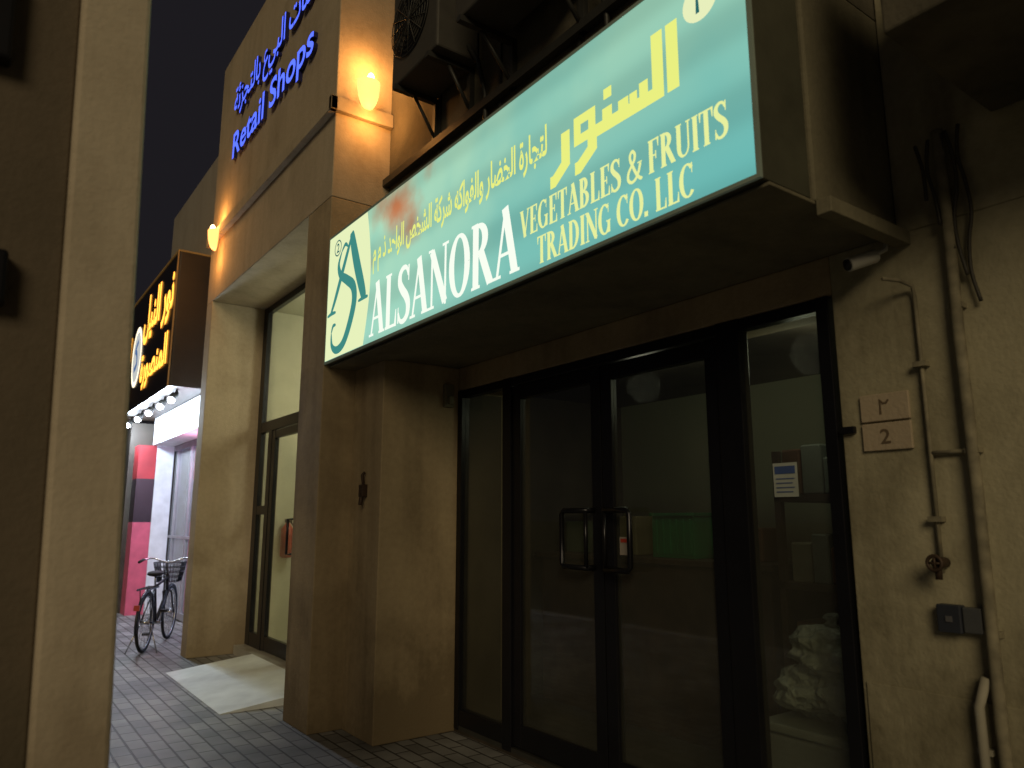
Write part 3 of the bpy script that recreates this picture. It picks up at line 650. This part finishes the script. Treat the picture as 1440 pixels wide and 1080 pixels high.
# distance
db=thing("distant_building","low dark building across the street end with dim windows","building",(0,38,0))
b=MB(); b.box(-10,9,38,44,0,3.6); b.box(-4,3,38.5,43,3.6,5); b.obj("wall",PLD,db)
WM=emis("dim_red_windows",(.6,.12,.05),.25)
for x in range(-9,9,2):
    b=MB(); b.box(x,x+1.2,37.96,38,.9,2.2); b.obj("window",WM,db)
bn=thing("park_bench","dark metal bench beside pavement in the distance","bench",(2.0,17,0))
b=MB()
for k in range(4): b.box(1.5,2.6,17+.1*k,17.08+.1*k,.43,.46)
for k in range(3): b.box(1.5,2.6,17.42,17.45,.55+.12*k,.63+.12*k)
b.obj("seat",CW,bn)
for x in (1.55,2.5): MB().box(x,x+.05,17,17.42,0,.43).obj("leg",BLK,bn)

# ---------------------------------------------------------------- bicycle
ang=math.atan2(.83,.4)
bk=thing("bicycle","dark city bicycle with front basket parked outside lit shop","bicycle",(1.79,9.63,0),rotz=ang)
BP=M("bike_paint",(.02,.022,.03),.35,.3); CH=M("chrome",(.5,.5,.5),.25,.9); RB=M("rubber",(.015,.015,.015),.8)
def wheel(cx):
    w=MB(); w.ring((cx,0,.33),(0,1,0),.31,.019,48,8); wo=w.obj("wheel",RB,bk,local=True)
    r=MB(); r.ring((cx,0,.33),(0,1,0),.288,.009,40,6); r.obj("rim",CH,wo,local=True)
    s=MB()
    for k in range(24):
        t=2*math.pi*k/24; s.tube([(cx,.03*(1 if k%2 else -1),.33),(cx+.285*math.cos(t),0,.33+.285*math.sin(t))],.0018,4)
    s.tube([(cx,-.05,.33),(cx,.05,.33)],.02,8); s.obj("spokes",CH,wo,local=True)
    f=MB(); f.tube([(cx+.345*math.cos(math.radians(a)),0,.33+.345*math.sin(math.radians(a))) for a in range(25,200,12)],.016,6); f.obj("mudguard",BP,bk,local=True)
wheel(0);wheel(1.03)
f=MB()
bb=(.43,0,.28); st=(.29,0,.70); ht=(.80,0,.82); hb=(.84,0,.62)
for a,b2,r in ((bb,st,.016),(bb,hb,.02),(st,(.81,0,.78),.016),((0,.05,.33),bb,.010),((0,-.05,.33),bb,.010),((0,.05,.33),st,.008),((0,-.05,.33),st,.008),(ht,hb,.02),(hb,(.86,.05,.60),.012),(hb,(.86,-.05,.60),.012)):
    f.tube([a,b2],r,8)
f.tube([(.85,.05,.60),(.94,.05,.45),(1.03,.05,.33)],.011,8); f.tube([(.85,-.05,.60),(.94,-.05,.45),(1.03,-.05,.33)],.011,8)
f.obj("frame",BP,bk,local=True)
h=MB(); h.tube([ht,(.79,0,.95)],.013,8); h.tube(smooth([(.62,.29,.98),(.72,.27,1.0),(.82,.18,1.01),(.79,0,.96),(.82,-.18,1.01),(.72,-.27,1.0),(.62,-.29,.98)],5),.011,8); h.obj("handlebar",CH,bk,local=True)
for sgn in (1,-1):
    h=MB(); h.tube([(.60,.292*sgn,.975),(.71,.272*sgn,1.0)],.017,8); h.obj("grip",RB,bk,local=True)
s=MB(); s.ball((.26,0,.86),.13,.09,.035,18,8); s.ball((.38,0,.86),.09,.03,.025,12,6); s.obj("saddle",RB,bk,local=True)
s=MB(); s.tube([st,(.27,0,.84)],.012,8); s.obj("seat_post",CH,bk,local=True)
s=MB()
def hoop(z,a,b): return [(.90-a,-b,z),(.90+a,-b,z),(.90+a,b,z),(.90-a,b,z)]
for z,a,b in ((.72,.10,.12),(.78,.11,.13),(.84,.12,.145),(.90,.13,.155),(.96,.14,.165)): s.tube(hoop(z,a,b),.006,5,closed=True)
for k in range(9):
    q=-1+2*k/8
    for sgn in (-1,1):
        s.tube([(.90+sgn*.10,q*.12,.72),(.90+sgn*.14,q*.165,.96)],.004,4); s.tube([(.90+q*.10,sgn*.12,.72),(.90+q*.14,sgn*.165,.96)],.004,4)
    s.tube([(.80,q*.12,.72),(1.0,q*.12,.72)],.003,4)
s.obj("basket",BP,bk,local=True)
s=MB(); s.box(-.22,.25,-.06,-.045,.70,.715); s.box(-.22,.25,.045,.06,.70,.715)
for k in range(6): s.box(-.2+k*.08,-.185+k*.08,-.06,.06,.715,.722)
s.tube([(-.1,.055,.70),(0,.055,.33)],.006,5); s.tube([(-.1,-.055,.70),(0,-.055,.33)],.006,5); s.obj("rear_rack",BP,bk,local=True)
s=MB(); s.ring((.43,.05,.28),(0,1,0),.085,.007,24,6); s.tube([(.43,.05,.28),(.50,.07,.14)],.009,6); s.tube([(.43,-.05,.28),(.36,-.07,.42)],.009,6)
s.tube([(.43,-.06,.28),(.43,.06,.28)],.02,8); s.obj("crank",CH,bk,local=True)
s=MB(); s.box(.45,.55,.07,.15,.125,.15); s.obj("pedal",RB,bk,local=True); s=MB(); s.box(.31,.41,-.15,-.07,.41,.435); s.obj("pedal",RB,bk,local=True)
s=MB(); s.tube([(.02,.06,.30),(-.06,.17,.0)],.008,6); s.tube([(.02,-.06,.30),(-.06,-.17,.0)],.008,6); s.obj("kickstand",CH,bk,local=True)
s=MB(); s.box(-.37,-.35,-.03,.03,.5,.56); s.obj("reflector",RED,bk,local=True)

# ---------------------------------------------------------------- light, world, camera
wd=bpy.data.worlds.new("World"); scene.world=wd; wd.use_nodes=True
bg=wd.node_tree.nodes["Background"]; bg.inputs[0].default_value=(.0115,.0105,.013,1); bg.inputs[1].default_value=1.0
sd=bpy.data.lights.new("street_glow",'SUN'); sd.energy=.84; sd.angle=math.radians(24); sd.color=(1,.80,.49)
so=bpy.data.objects.new("street_glow",sd); COL.objects.link(so)
so.rotation_euler=Vector((.58,.68,-.42)).to_track_quat('-Z','Y').to_euler()

cam=bpy.data.cameras.new("camera"); co=bpy.data.objects.new("camera",cam); COL.objects.link(co)
cam.lens=26; cam.sensor_width=36; cam.clip_end=2000; cam.clip_start=.05
cam.dof.use_dof=True; cam.dof.focus_distance=5.0; cam.dof.aperture_fstop=2.2
ps,pc=math.sin(math.radians(10.35)),math.cos(math.radians(10.35)); ys,yc=math.sin(math.radians(36)),math.cos(math.radians(36))
R=Vector((yc,-ys,0)); U=Vector((-ps*ys,-ps*yc,pc)); Fw=Vector((pc*ys,pc*yc,ps))
mat=Matrix((( R.x,U.x,-Fw.x,0),(R.y,U.y,-Fw.y,0),(R.z,U.z,-Fw.z,1.5),(0,0,0,1)))
co.matrix_world=mat
scene.camera=co
scene.view_settings.view_transform='Standard'; scene.view_settings.look='None'; scene.view_settings.exposure=0
for o in bpy.data.objects:
    if "wo" in o: del o["wo"]
